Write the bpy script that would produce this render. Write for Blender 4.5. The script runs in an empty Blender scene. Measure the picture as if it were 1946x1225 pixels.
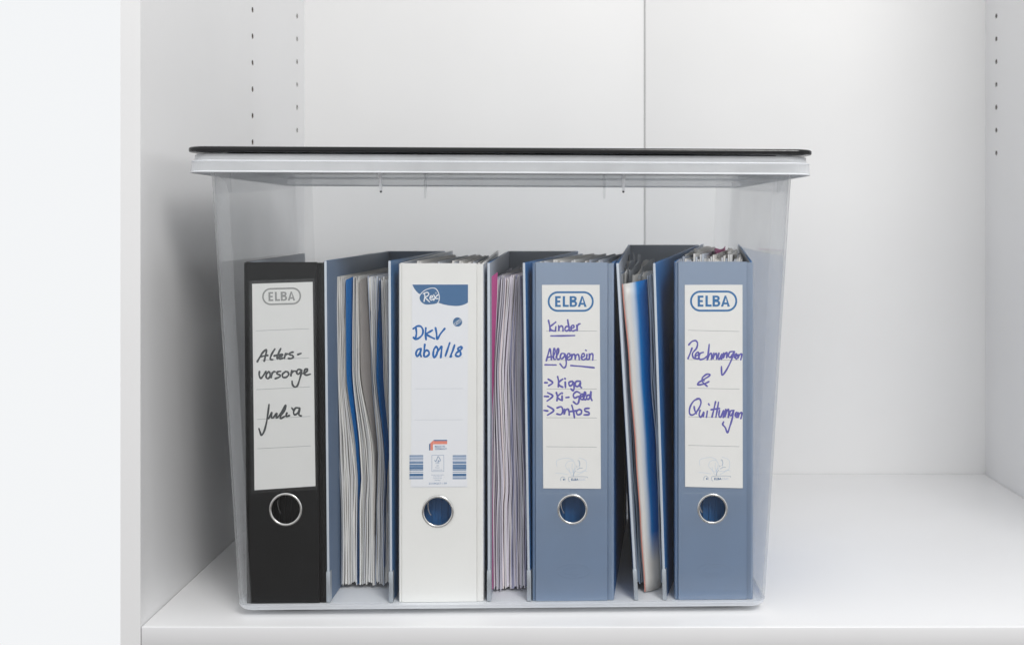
import bpy, bmesh, math, random
from mathutils import Vector
random.seed(7)
sc = bpy.context.scene

# ------------------------------------------------------------------ camera
F = 2104.0            # focal length in photo pixels (photo is 1946 px wide)
AX, AY = 1095.0, 420.0   # where the level optical axis meets the photo
H = 0.3645            # camera height above the shelf board
cam_d = bpy.data.cameras.new('camera')
cam = bpy.data.objects.new('camera', cam_d)
sc.collection.objects.link(cam)
cam.location = (0, 0, H)
cam.rotation_euler = (math.radians(90), 0, 0)
cam_d.sensor_width = 36.0
cam_d.lens = 36.0 * F / 1946.0
cam_d.shift_x = -(AX - 973.0) / 1946.0
cam_d.shift_y = -(612.5 - AY) / 1946.0
cam_d.clip_start = 0.01
cam_d.clip_end = 50
cam_d.dof.use_dof = True
cam_d.dof.focus_distance = 1.035
cam_d.dof.aperture_fstop = 8.0
sc.camera = cam

# ------------------------------------------------------------------ light
w = bpy.data.worlds.new('World'); sc.world = w; w.use_nodes = True
bg = w.node_tree.nodes['Background']
bg.inputs[0].default_value = (0.97, 0.985, 1.0, 1)
bg.inputs[1].default_value = 0.88

def area(name, loc, target, size, power, col=(1, 1, 1)):
    l = bpy.data.lights.new(name, 'AREA'); l.shape = 'DISK'; l.size = size
    l.energy = power; l.color = col
    o = bpy.data.objects.new(name, l); sc.collection.objects.link(o)
    o.location = loc
    o.rotation_euler = (Vector(target) - Vector(loc)).to_track_quat('-Z', 'Y').to_euler()
    return o
area('added_top_light', (0.12, 0.72, 1.88), (0.05, 1.35, 0.2), 0.55, 2.0, (1.0, 0.985, 0.96))  # added light from above for wall and shelf, no known fixture
area('added_front_light', (0.72, -0.60, 1.80), (0.05, 1.2, 0.2), 0.8, 30, (1.0, 0.985, 0.965))  # added soft light out of view, brightens the spines from the front

sc.view_settings.view_transform = 'Standard'
sc.view_settings.look = 'None'
sc.view_settings.exposure = 0.08
sc.view_settings.gamma = 1.0
sc.view_settings.use_curve_mapping = False
cy = sc.cycles
cy.use_denoising = True
cy.max_bounces = 14; cy.diffuse_bounces = 5; cy.glossy_bounces = 4
cy.transparent_max_bounces = 48; cy.transmission_bounces = 8
cy.caustics_reflective = False

# ------------------------------------------------------------------ helpers
def PX(px, d): return (px - AX) * d / F
def PZ(py, d): return H - (py - AY) * d / F
def lerp(a, b, t): return a + (b - a) * t
def knots(ys, vs, y):
    if y <= ys[0]: return vs[0]
    for i in range(len(ys) - 1):
        if y <= ys[i + 1]:
            t = (y - ys[i]) / (ys[i + 1] - ys[i]); t = t * t * (3 - 2 * t) * 0.5 + t * 0.5
            return lerp(vs[i], vs[i + 1], t)
    return vs[-1]

ORG = {}
def empty(name, loc, label, cat, group=None):
    o = bpy.data.objects.new(name, None); sc.collection.objects.link(o)
    o.location = loc; o.empty_display_size = 0.02
    o['label'] = label; o['category'] = cat
    if group: o['group'] = group
    ORG[o.name] = Vector(loc)
    return o

def obj(name, verts, faces, mats, parent=None, fm=None, smooth=False, kind=None, cols=None, uvs=None, org=None):
    me = bpy.data.meshes.new(name)
    o_ = org if org is not None else (ORG[parent.name] if parent is not None else Vector((0, 0, 0)))
    me.from_pydata([(v[0] - o_[0], v[1] - o_[1], v[2] - o_[2]) for v in verts], [], faces)
    if not isinstance(mats, (list, tuple)): mats = [mats]
    for m in mats: me.materials.append(m)
    if fm:
        for p, i in zip(me.polygons, fm): p.material_index = i
    if smooth:
        for p in me.polygons: p.use_smooth = True
    if cols is not None:
        a = me.color_attributes.new('tint', 'FLOAT_COLOR', 'POINT')
        for i, c in enumerate(cols): a.data[i].color = (c[0], c[1], c[2], 1)
    if uvs is not None:
        uv = me.uv_layers.new(name='UVMap')
        for l in me.loops: uv.data[l.index].uv = uvs[l.vertex_index]
    me.update()
    bm = bmesh.new(); bm.from_mesh(me)
    bmesh.ops.recalc_face_normals(bm, faces=bm.faces[:])
    bm.to_mesh(me); bm.free()
    o = bpy.data.objects.new(name, me); sc.collection.objects.link(o)
    if parent is not None:
        o.parent = parent
        ORG[o.name] = ORG[parent.name]
    else:
        o.location = o_
        ORG[o.name] = Vector(o_)
    if kind: o['kind'] = kind
    return o

def bevel(o, width, seg=2, angle=40):
    m = o.modifiers.new('edge_round', 'BEVEL'); m.width = width; m.segments = seg
    m.limit_method = 'ANGLE'; m.angle_limit = math.radians(angle)
    for p in o.data.polygons: p.use_smooth = True
    return o

def hexa(c):
    """8 corners: bottom 4 (ccw) then top 4"""
    return list(c), [(3, 2, 1, 0), (4, 5, 6, 7), (0, 1, 5, 4), (1, 2, 6, 5), (2, 3, 7, 6), (3, 0, 4, 7)]
def box(x0, x1, y0, y1, z0, z1):
    return hexa([(x0, y0, z0), (x1, y0, z0), (x1, y1, z0), (x0, y1, z0), (x0, y0, z1), (x1, y0, z1), (x1, y1, z1), (x0, y1, z1)])

# ------------------------------------------------------------------ materials
def nodes_of(m):
    m.use_nodes = True; return m.node_tree, m.node_tree.nodes, m.node_tree.links
def mat(name, col, rough=0.5, metal=0.0, spec=0.5, mottle=0.0, scale=60, bump=0.0, bscale=400, coat=0.0):
    m = bpy.data.materials.new(name); nt, N, L = nodes_of(m)
    b = N['Principled BSDF']
    b.inputs['Base Color'].default_value = (*col, 1)
    b.inputs['Roughness'].default_value = rough; b.inputs['Metallic'].default_value = metal
    b.inputs['Specular IOR Level'].default_value = spec
    b.inputs['Coat Weight'].default_value = coat
    tc = N.new('ShaderNodeTexCoord')
    if mottle:
        n = N.new('ShaderNodeTexNoise'); n.inputs['Scale'].default_value = scale; n.inputs['Detail'].default_value = 5
        L.new(tc.outputs['Object'], n.inputs['Vector'])
        mx = N.new('ShaderNodeMix'); mx.data_type = 'RGBA'
        mx.inputs[6].default_value = tuple(max(0, c * (1 - mottle)) for c in col) + (1,)
        mx.inputs[7].default_value = tuple(min(1, c * (1 + mottle)) for c in col) + (1,)
        L.new(n.outputs['Fac'], mx.inputs[0]); L.new(mx.outputs[2], b.inputs['Base Color'])
    if bump:
        n2 = N.new('ShaderNodeTexNoise'); n2.inputs['Scale'].default_value = bscale; n2.inputs['Detail'].default_value = 3
        L.new(tc.outputs['Object'], n2.inputs['Vector'])
        bp = N.new('ShaderNodeBump'); bp.inputs['Strength'].default_value = bump; bp.inputs['Distance'].default_value = 0.0005
        L.new(n2.outputs['Fac'], bp.inputs['Height']); L.new(bp.outputs['Normal'], b.inputs['Normal'])
    return m
def tint_mat(name, rough=0.6):
    m = bpy.data.materials.new(name); nt, N, L = nodes_of(m)
    b = N['Principled BSDF']; b.inputs['Roughness'].default_value = rough
    b.inputs['Specular IOR Level'].default_value = 0.25
    a = N.new('ShaderNodeVertexColor'); a.layer_name = 'tint'
    L.new(a.outputs['Color'], b.inputs['Base Color'])
    return m
def plastic(name, haze, col=(0.93, 0.95, 0.98), ior=1.3, rough=0.08, tint=(0.985, 0.988, 0.99), through=0.5):
    """milky clear polypropylene: mostly clear, a share scattered, a faint gloss"""
    m = bpy.data.materials.new(name); nt, N, L = nodes_of(m)
    N.remove(N['Principled BSDF']); out = N['Material Output']
    tr = N.new('ShaderNodeBsdfTransparent'); tr.inputs[0].default_value = (*tint, 1)
    df = N.new('ShaderNodeBsdfDiffuse'); df.inputs[0].default_value = (*col, 1)
    tl = N.new('ShaderNodeBsdfTranslucent'); tl.inputs[0].default_value = (*col, 1)
    ml = N.new('ShaderNodeMixShader'); ml.inputs[0].default_value = through
    L.new(df.outputs[0], ml.inputs[1]); L.new(tl.outputs[0], ml.inputs[2])
    mh = N.new('ShaderNodeMixShader')
    tc = N.new('ShaderNodeTexCoord'); n = N.new('ShaderNodeTexNoise'); n.inputs['Scale'].default_value = 9; n.inputs['Detail'].default_value = 6
    L.new(tc.outputs['Object'], n.inputs['Vector'])
    mr = N.new('ShaderNodeMapRange'); mr.inputs[1].default_value = 0.3; mr.inputs[2].default_value = 0.7
    mr.inputs[3].default_value = haze * 0.75; mr.inputs[4].default_value = haze * 1.25
    L.new(n.outputs['Fac'], mr.inputs[0])
    # light crossing the sheet at a slant travels through more plastic: share scattered = 1 - (1 - h) ^ (1 / cos)
    lw = N.new('ShaderNodeLayerWeight'); lw.inputs[0].default_value = 0.5
    cs = N.new('ShaderNodeMath'); cs.operation = 'SUBTRACT'; cs.inputs[0].default_value = 1.04; L.new(lw.outputs['Facing'], cs.inputs[1])
    iv = N.new('ShaderNodeMath'); iv.operation = 'DIVIDE'; iv.inputs[0].default_value = 1.0; L.new(cs.outputs[0], iv.inputs[1])
    om = N.new('ShaderNodeMath'); om.operation = 'SUBTRACT'; om.inputs[0].default_value = 1.0; L.new(mr.outputs[0], om.inputs[1])
    pp = N.new('ShaderNodeMath'); pp.operation = 'POWER'; L.new(om.outputs[0], pp.inputs[0]); L.new(iv.outputs[0], pp.inputs[1])
    fh = N.new('ShaderNodeMath'); fh.operation = 'SUBTRACT'; fh.inputs[0].default_value = 1.0; L.new(pp.outputs[0], fh.inputs[1])
    L.new(fh.outputs[0], mh.inputs[0])
    L.new(tr.outputs[0], mh.inputs[1]); L.new(ml.outputs[0], mh.inputs[2])
    gl = N.new('ShaderNodeBsdfGlossy'); gl.inputs['Roughness'].default_value = rough
    # Schlick reflectance of a thin sheet (the same from both sides, so no trapped light)
    f0 = ((ior - 1) / (ior + 1)) ** 2
    pw = N.new('ShaderNodeMath'); pw.operation = 'POWER'; pw.inputs[1].default_value = 5; L.new(lw.outputs['Facing'], pw.inputs[0])
    fr = N.new('ShaderNodeMath'); fr.operation = 'MULTIPLY_ADD'; fr.inputs[1].default_value = 0.5; fr.inputs[2].default_value = f0; L.new(pw.outputs[0], fr.inputs[0])
    mg = N.new('ShaderNodeMixShader')
    L.new(fr.outputs[0], mg.inputs[0]); L.new(mh.outputs[0], mg.inputs[1]); L.new(gl.outputs[0], mg.inputs[2])
    L.new(mg.outputs[0], out.inputs['Surface'])
    return m

M = {}
M['white_board'] = mat('white_melamine', (0.79, 0.79, 0.795), 0.36, mottle=0.03, scale=7, bump=0.12, bscale=900)
M['white_back'] = mat('white_hardboard', (0.775, 0.773, 0.77), 0.5, mottle=0.03, scale=6, bump=0.15, bscale=700)
M['white_edge'] = mat('white_edge_band', (0.74, 0.74, 0.75), 0.35, mottle=0.02, scale=25)
M['chipboard'] = mat('drilled_chipboard', (0.10, 0.08, 0.06), 0.9, mottle=0.3, scale=300)
M['seam'] = mat('grey_joining_strip', (0.42, 0.42, 0.42), 0.6, mottle=0.05, scale=40)
M['tub'] = plastic('clear_tub_plastic', 0.006, ior=1.27, rough=0.12)
M['tub_thick'] = plastic('thick_corner_plastic', 0.085, ior=1.3, rough=0.12)
M['tub_side'] = plastic('slant_side_plastic', 0.058, ior=1.25)
M['tub_foot'] = plastic('milky_foot_plastic', 0.55, ior=1.3, rough=0.2, through=0.35)
M['tub_base'] = plastic('frosted_base_plastic', 0.90, ior=1.3, rough=0.3, through=0.12)
M['rim'] = plastic('milky_rim_plastic', 0.42, col=(0.95, 0.965, 0.985), ior=1.4, rough=0.15, through=0.28)
M['rib'] = plastic('milky_rib_plastic', 0.88, col=(0.95, 0.97, 1.0), ior=1.4, rough=0.2, through=0.25)
M['lid'] = mat('black_lid_plastic', (0.006, 0.006, 0.007), 0.22, spec=0.4, mottle=0.2, scale=120, bump=0.25, bscale=260)
M['foot'] = mat('dark_foot_plastic', (0.02, 0.02, 0.02), 0.6, mottle=0.1, scale=200)
M['black'] = mat('black_binder_paper', (0.005, 0.005, 0.0052), 0.5, spec=0.25, mottle=0.35, scale=30, bump=0.35, bscale=1500)
M['white'] = mat('white_binder_plastic', (0.84, 0.835, 0.81), 0.36, mottle=0.035, scale=25, bump=0.15, bscale=900)
M['blue'] = mat('grey_blue_binder_plastic', (0.066, 0.145, 0.280), 0.34, mottle=0.26, scale=18, bump=0.4, bscale=1600)
# foil-laminated spine: a broad silvery sheen over the grey-blue
nt = M['blue'].node_tree; g_ = nt.nodes.new('ShaderNodeBsdfGlossy'); g_.inputs['Color'].default_value = (0.95, 0.97, 1.0, 1); g_.inputs['Roughness'].default_value = 0.34
mx_ = nt.nodes.new('ShaderNodeMixShader'); mx_.inputs[0].default_value = 0.26
nt.links.new(nt.nodes['Principled BSDF'].outputs[0], mx_.inputs[1]); nt.links.new(g_.outputs[0], mx_.inputs[2]); nt.links.new(mx_.outputs[0], nt.nodes['Material Output'].inputs['Surface'])
M['blue_light'] = mat('grey_blue_weld', (0.30, 0.38, 0.49), 0.4, mottle=0.08, scale=40)
M['navy'] = mat('navy_cover', (0.03, 0.14, 0.36), 0.45, mottle=0.15, scale=25, bump=0.2, bscale=1200)
M['blue_cover'] = mat('blue_cover', (0.04, 0.13, 0.28), 0.4, mottle=0.12, scale=25, bump=0.2, bscale=1200)
M['lining'] = mat('grey_blue_lining', (0.13, 0.19, 0.29), 0.5, mottle=0.08, scale=30, bump=0.2, bscale=1200)
M['lining_pale'] = mat('pale_grey_lining', (0.36, 0.40, 0.47), 0.5, mottle=0.06, scale=30, bump=0.2, bscale=1200)
M['edge_pale'] = mat('pale_cover_edge', (0.55, 0.60, 0.66), 0.4, mottle=0.08, scale=90)
M['edge_rail'] = mat('metal_edge_rail', (0.50, 0.54, 0.58), 0.35, metal=0.7, mottle=0.08, scale=90)
M['chrome'] = mat('chromed_ring', (0.78, 0.77, 0.75), 0.22, metal=1.0, mottle=0.05, scale=60)
M['card'] = mat('white_label_card', (0.82, 0.81, 0.785), 0.6, mottle=0.03, scale=70, bump=0.2, bscale=1500)
M['sheet'] = mat('loose_white_paper', (0.86, 0.84, 0.80), 0.6, mottle=0.03, scale=60)
M['card_cool'] = mat('cool_white_label_paper', (0.82, 0.83, 0.86), 0.55, mottle=0.015, scale=70)
M['sleeve'] = plastic('clear_label_sleeve', 0.015, ior=1.35, rough=0.1)
M['ink_grey'] = mat('grey_print', (0.30, 0.30, 0.29), 0.6, mottle=0.1, scale=400)
M['ink_line'] = mat('thin_grey_rule', (0.34, 0.35, 0.36), 0.6, mottle=0.1, scale=400)
M['ink_faint'] = mat('faint_rule', (0.60, 0.62, 0.66), 0.6, mottle=0.05, scale=400)
M['ink_elba'] = mat('blue_print', (0.025, 0.155, 0.37), 0.55, mottle=0.08, scale=400)
M['ink_rex'] = mat('slate_blue_print', (0.055, 0.15, 0.31), 0.55, mottle=0.10, scale=300)
M['pen_black'] = mat('black_marker_ink', (0.045, 0.05, 0.052), 0.6, mottle=0.3, scale=300)
M['pen_blue'] = mat('blue_marker_ink', (0.008, 0.13, 0.42), 0.55, mottle=0.3, scale=300)
M['pen_violet'] = mat('violet_blue_marker_ink', (0.115, 0.105, 0.40), 0.55, mottle=0.3, scale=300)
M['sketch'] = mat('pale_blue_line_print', (0.42, 0.55, 0.72), 0.6, mottle=0.2, scale=300)
M['salmon'] = mat('salmon_print', (0.80, 0.26, 0.19), 0.6, mottle=0.05, scale=300)
M['bar_mid'] = mat('mid_blue_bar_print', (0.16, 0.26, 0.42), 0.6, mottle=0.1, scale=300)
M['bar_light'] = mat('light_blue_bar_print', (0.45, 0.52, 0.66), 0.6, mottle=0.05, scale=300)
M['paper'] = tint_mat('sheet_paper')
M['div_blue'] = mat('blue_card_divider', (0.0, 0.13, 0.40), 0.5, mottle=0.08, scale=60)
M['div_grey'] = mat('grey_card_divider', (0.29, 0.265, 0.25), 0.6, mottle=0.08, scale=80)
M['div_pink'] = mat('magenta_card_divider', (0.52, 0.08, 0.27), 0.55, mottle=0.08, scale=60)
M['red'] = mat('red_fold_edge', (0.70, 0.28, 0.22), 0.6, mottle=0.1, scale=100)
M['pocket'] = plastic('clear_sheet_pocket', 0.22, col=(0.8, 0.84, 0.9), ior=1.35, rough=0.2)

# printed brochure: white running into blue across its width, plain at the foot
m = bpy.data.materials.new('white_to_blue_print'); nt, N, L = nodes_of(m)
b = N['Principled BSDF']; b.inputs['Roughness'].default_value = 0.35
uv = N.new('ShaderNodeUVMap'); uv.uv_map = 'UVMap'; sx = N.new('ShaderNodeSeparateXYZ'); L.new(uv.outputs[0], sx.inputs[0])
ns = N.new('ShaderNodeTexNoise'); ns.inputs['Scale'].default_value = 6; L.new(uv.outputs[0], ns.inputs['Vector'])
wob = N.new('ShaderNodeMath'); wob.operation = 'MULTIPLY_ADD'; wob.inputs[1].default_value = 0.10; L.new(ns.outputs['Fac'], wob.inputs[0]); L.new(sx.outputs[0], wob.inputs[2])
cr = N.new('ShaderNodeValToRGB'); L.new(wob.outputs[0], cr.inputs[0])
e = cr.color_ramp.elements
e[0].position = 0.28; e[0].color = (0.80, 0.78, 0.74, 1)
e[1].position = 0.74; e[1].color = (0.0, 0.17, 0.56, 1)
k = e.new(0.45); k.color = (0.66, 0.74, 0.84, 1)
k = e.new(0.62); k.color = (0.01, 0.24, 0.64, 1)
mx = N.new('ShaderNodeMix'); mx.data_type = 'RGBA'; mx.inputs[6].default_value = (0.74, 0.71, 0.66, 1)
mr = N.new('ShaderNodeMapRange'); mr.inputs[1].default_value = 0.09; mr.inputs[2].default_value = 0.19
L.new(sx.outputs[1], mr.inputs[0]); L.new(mr.outputs[0], mx.inputs[0]); L.new(cr.outputs[0], mx.inputs[7])
L.new(mx.outputs[2], b.inputs['Base Color']); M['brochure'] = m

# ------------------------------------------------------------------ the cabinet (setting)
YF, YB = 0.996, 1.597           # shelf front edge, back panel
XL, XR = -0.392, 0.590          # inner faces of the two side panels
v, f = box(XL + 0.0005, XR - 0.0005, YF, YB - 0.0005, -0.018, 0.0)
o = obj('cabinet_shelf', v, f, [M['white_board'], M['white_edge']], kind='structure', fm=[0, 0, 1, 0, 0, 0])
bevel(o, 0.0012, 3)
# two back boards meeting in a narrow seam
XS = PX(1225, YB)
for name, x0, x1 in (('back_board', XL - 0.01, XS - 0.0011), ('back_board', XS + 0.0011, XR + 0.01)):
    v, f = box(x0, x1, YB, YB + 0.001, -0.30, 1.30)
    o = obj(name, v, f, M['white_back'], kind='structure'); bevel(o, 0.0004, 2)
v, f = box(XS - 0.012, XS + 0.012, YB + 0.0012, YB + 0.007, -0.30, 1.30)
obj('back_board_strip', v, f, M['seam'], kind='structure')
# unseen floor added before the cabinet to darken low reflections on spines and box
v, f = box(-4.0, 4.0, -5.0, YF - 0.03, -0.79, -0.75)
obj('floor', v, f, mat('added_dark_floor', (0.16, 0.14, 0.125), 0.5, mottle=0.25, scale=3), kind='structure')
# side panels; the one beside the box has two columns of drilled shelf-pin holes
def side_panel(x, outward, holes):
    V, Fc, DK = [], [], []
    def q(y0, y1, z0, z1):
        n = len(V); V.extend([(x, y0, z0), (x, y1, z0), (x, y1, z1), (x, y0, z1)]); Fc.append((n, n + 1, n + 2, n + 3))
    yA, yB, zA, zB = YF, YB, -0.30, 1.30
    cols = sorted(holes.items()); s = 0.0045; r = 0.0034; ycur = yA
    for yc, zs in cols:
        q(ycur, yc - s, zA, zB); zc = zA
        for z in zs:
            q(yc - s, yc + s, zc, z - s)
            ring, sq, deep = [], [], []
            for k in range(16):
                a = 2 * math.pi * k / 16 + math.pi / 16; c, sn = math.cos(a), math.sin(a); mxx = max(abs(c), abs(sn))
                n = len(V); V.extend([(x, yc + s * c / mxx, z + s * sn / mxx), (x, yc + r * c, z + r * sn), (x + outward * 0.012, yc + r * c, z + r * sn)])
                sq.append(n); ring.append(n + 1); deep.append(n + 2)
            for k in range(16):
                j = (k + 1) % 16
                Fc.append((sq[k], sq[j], ring[j], ring[k])); DK.append(len(Fc)); Fc.append((ring[k], ring[j], deep[j], deep[k]))
            # square corners
            for cyy, czz in ((1, 1), (-1, 1), (-1, -1), (1, -1)):
                best = sorted(range(16), key=lambda k: (V[sq[k]][1] - (yc + s * cyy)) ** 2 + (V[sq[k]][2] - (z + s * czz)) ** 2)[:2]
                n = len(V); V.append((x, yc + s * cyy, z + s * czz)); Fc.append((n, sq[best[0]], sq[best[1]]))
            DK.append(len(Fc)); Fc.append(tuple(deep)); zc = z + s
        q(yc - s, yc + s, zc, zB); ycur = yc + s
    q(ycur, yB, zA, zB)
    t = outward * 0.018
    n = len(V); V.extend([(x, yA, zA), (x, yB, zA), (x, yB, zB), (x, yA, zB), (x + t, yA, zA), (x + t, yB, zA), (x + t, yB, zB), (x + t, yA, zB)])
    Fc.extend([(n + 4, n + 5, n + 6, n + 7), (n, n + 3, n + 7, n + 4), (n + 1, n + 2, n + 6, n + 5), (n, n + 1, n + 5, n + 4), (n + 3, n + 2, n + 6, n + 7)])
    dk = set(DK)
    return V, Fc, [1 if i in dk else 0 for i in range(len(Fc))]
zs = [0.4600 + 0.032 * k for k in range(20)]
v, f, fmh = side_panel(XL, -1, {1.341: zs, 1.555: zs})
obj('side_panel', v, f, [M['white_board'], M['chipboard']], kind='structure', fm=fmh)
v, f, fmh = side_panel(XR, 1, {1.341: zs, 1.555: zs})
obj('side_panel', v, f, [M['white_board'], M['chipboard']], kind='structure', fm=fmh)

# ------------------------------------------------------------------ binders
Z0 = 0.0086                        # inner floor of the tub
def yfront(x): return 1.0375 + 0.0245 * (x + 0.07)

def strokes_mesh(strokes, width, d, plane_y, T, taper=True, y_step=0.0000006):
    """pen strokes given in enlarged-photo units, laid as thin flat ribbons on a label"""
    ox, oy, s = T; V, Fc = [], []
    for si, st in enumerate(strokes):
        yy = si * 0.0000015
        pts = [(PX(ox + x / s, d), PZ(oy + y / s, d)) for x, y in st]
        P = []
        if len(pts) == 2:
            P = [(lerp(pts[0][0], pts[1][0], t / 4), lerp(pts[0][1], pts[1][1], t / 4)) for t in range(5)]
        else:
            for i in range(len(pts) - 1):
                p0, p1, p2, p3 = pts[max(i - 1, 0)], pts[i], pts[i + 1], pts[min(i + 2, len(pts) - 1)]
                for k in range(6):
                    t = k / 6; t2, t3 = t * t, t * t * t
                    P.append(tuple(0.5 * (2 * p1[c] + (p2[c] - p0[c]) * t + (2 * p0[c] - 5 * p1[c] + 4 * p2[c] - p3[c]) * t2 + (3 * p1[c] - p0[c] - 3 * p2[c] + p3[c]) * t3) for c in (0, 1)))
            P.append(pts[-1])
        hw = width / 2; n = len(P); base = len(V); rows = []
        def nrm(i):
            a, b_ = P[max(i - 1, 0)], P[min(i + 1, n - 1)]
            dx, dz = b_[0] - a[0], b_[1] - a[1]; l = math.hypot(dx, dz) or 1e-9
            return dx / l, dz / l
        seq = []
        dx, dz = nrm(0)
        for e_ in (1.0, 0.7): seq.append((P[0][0] - dx * hw * e_, P[0][1] - dz * hw * e_, dx, dz, 0.35 if e_ == 1 else 0.75))
        for i in range(n):
            dx, dz = nrm(i); seq.append((P[i][0], P[i][1], dx, dz, 1.0))
        dx, dz = nrm(n - 1)
        for e_ in (0.7, 1.0): seq.append((P[-1][0] + dx * hw * e_, P[-1][1] + dz * hw * e_, dx, dz, 0.35 if e_ == 1 else 0.75))
        for i, (x, z, dx, dz, k) in enumerate(seq):
            ww = hw * k * (1 + 0.13 * math.sin(i * 0.55 + base) if taper else 1)
            yo = plane_y(x) - 0.00005 - yy; yy += y_step
            V.append((x - dz * ww, yo, z + dx * ww)); V.append((x + dz * ww, yo, z - dx * ww))
        for i in range(len(seq) - 1):
            a = base + 2 * i; Fc.append((a, a + 1, a + 3, a + 2))
    return V, Fc

def merge(parts):
    V, Fc = [], []
    for v, f in parts:
        n = len(V); V.extend(v); Fc.extend(tuple(i + n for i in q) for q in f)
    return V, Fc

def flat_poly(pts, plane_y, lift):
    return [(x, plane_y(x) - lift, z) for x, z in pts], [tuple(range(len(pts)))]
def rect_px(x0, y0, x1, y1, d, plane_y, lift, T=None):
    if T: x0, y0, x1, y1 = T[0] + x0 / T[2], T[1] + y0 / T[2], T[0] + x1 / T[2], T[1] + y1 / T[2]
    a, b_, c, e_ = PX(x0, d), PX(x1, d), PZ(y1, d), PZ(y0, d)
    return flat_poly([(a, c), (b_, c), (b_, e_), (a, e_)], plane_y, lift)

def smooth_closed(pts, k=5):
    out = []; n = len(pts)
    for i in range(n):
        p0, p1, p2, p3 = pts[i - 1], pts[i], pts[(i + 1) % n], pts[(i + 2) % n]
        for j in range(k):
            t = j / k; t2, t3 = t * t, t ** 3
            out.append(tuple(0.5 * (2 * p1[c] + (p2[c] - p0[c]) * t + (2 * p0[c] - 5 * p1[c] + 4 * p2[c] - p3[c]) * t2 + (3 * p1[c] - p0[c] - 3 * p2[c] + p3[c]) * t3) for c in (0, 1)))
    return out

def text_mesh(s, px_left, py_base, px_width, d, plane_y, lift, bold=0.0, px_height=None):
    cu = bpy.data.curves.new('lettering', 'FONT'); cu.body = s; cu.size = 1.0; cu.offset = bold; cu.resolution_u = 2
    to = bpy.data.objects.new('lettering', cu); sc.collection.objects.link(to)
    bpy.context.view_layer.update()
    dg = bpy.context.evaluated_depsgraph_get(); me = to.evaluated_get(dg).to_mesh()
    V = [tuple(v.co) for v in me.vertices]; Fc = [tuple(p.vertices) for p in me.polygons]
    to.evaluated_get(dg).to_mesh_clear(); bpy.data.objects.remove(to); bpy.data.curves.remove(cu)
    x0 = min(v[0] for v in V); x1 = max(v[0] for v in V); z1 = max(v[1] for v in V)
    k = px_width / (x1 - x0); kz = k if px_height is None else px_height / z1
    out = []
    for v in V:
        X = PX(px_left + (v[0] - x0) * k, d); Z = PZ(py_base - v[1] * kz, d); out.append((X, plane_y(X) - lift, Z))
    return out, Fc

def logo_word(cx, cy, wpx, d, plane_y, rot=0.0):
    """the ELBA word in its rounded frame; cx, cy, wpx in photo px (frame outer width)"""
    hw = wpx / 2; hh = wpx * 0.2215; st = wpx * 0.042
    R = lambda x, y: (cx + x * math.cos(rot) + y * math.sin(rot), cy - x * math.sin(rot) + y * math.cos(rot))
    def loop(ins):
        a, b_ = hw - ins, hh - ins; r = b_ * 0.98; L_ = []
        for qx, qy, a0 in ((1, 1, 0), (-1, 1, 90), (-1, -1, 180), (1, -1, 270)):
            for k in range(9):
                t = math.radians(a0 + 90 * k / 8); L_.append((qx * (a - r) + r * math.cos(t), qy * (b_ - r) + r * math.sin(t)))
        return L_
    parts = []
    A, B = loop(0), loop(st); n = len(A); V = []
    for p in A + B:
        X, Y = R(*p); x = PX(X, d); V.append((x, plane_y(x) - 0.00006, PZ(Y, d)))
    parts.append((V, [(i, (i + 1) % n, n + (i + 1) % n, n + i) for i in range(n)]))
    u = wpx / 600.0           # drawing units: 600 wide frame
    def poly(pts, lift):
        q = []
        for x, y in pts:
            X, Y = R(x * u, y * u); q.append((PX(X, d), PZ(Y, d)))
        parts.append(flat_poly(q, plane_y, lift))
    T_ = 30
    def rr(x0, y0, x1, y1, lift=0.00006): poly([(x0, y0), (x1, y0), (x1, y1), (x0, y1)], lift)
    # E
    rr(-203, -70, -203 + T_, 70)
    for y in (-70, -13, 44): rr(-203 + T_, y, -130 if y != -13 else -138, y + 26)
    # L
    rr(-104, -70, -104 + T_, 70); rr(-104 + T_, 43, -26, 70)
    # B
    rr(-14, -70, -14 + T_, 70)
    for y0, y1, xr in ((-70, 0, 78), (-12, 70, 84)):
        ym = (y0 + y1) / 2; ry = (y1 - y0) / 2; out_, in_ = [], []
        for k in range(9):
            t = math.radians(-90 + 180 * k / 8)
            out_.append((40 + (xr - 40) * math.cos(t), ym + ry * math.sin(t)))
            in_.append((40 + (xr - 40 - T_) * max(0, math.cos(t)), ym + (ry - 25) * math.sin(t)))
        lift = 0.00006 if y0 < -20 else 0.00007
        poly([(16, y0), (40, y0), (40, y0 + 25), (16, y0 + 25)], lift); poly([(16, y1 - 25), (40, y1 - 25), (40, y1), (16, y1)], lift + 0.000003)
        for k in range(8): poly([out_[k], out_[k + 1], in_[k + 1], in_[k]], lift)
    # A
    poly([(92, 70), (140, -70), (156, -70), (156, -40), (122, 70)], 0.00006)
    poly([(207, 70), (159, -70), (156.2, -70), (156.2, -40), (176, 70)], 0.00006)
    rr(118, 18, 182, 42, 0.00008)
    return merge(parts)

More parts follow.
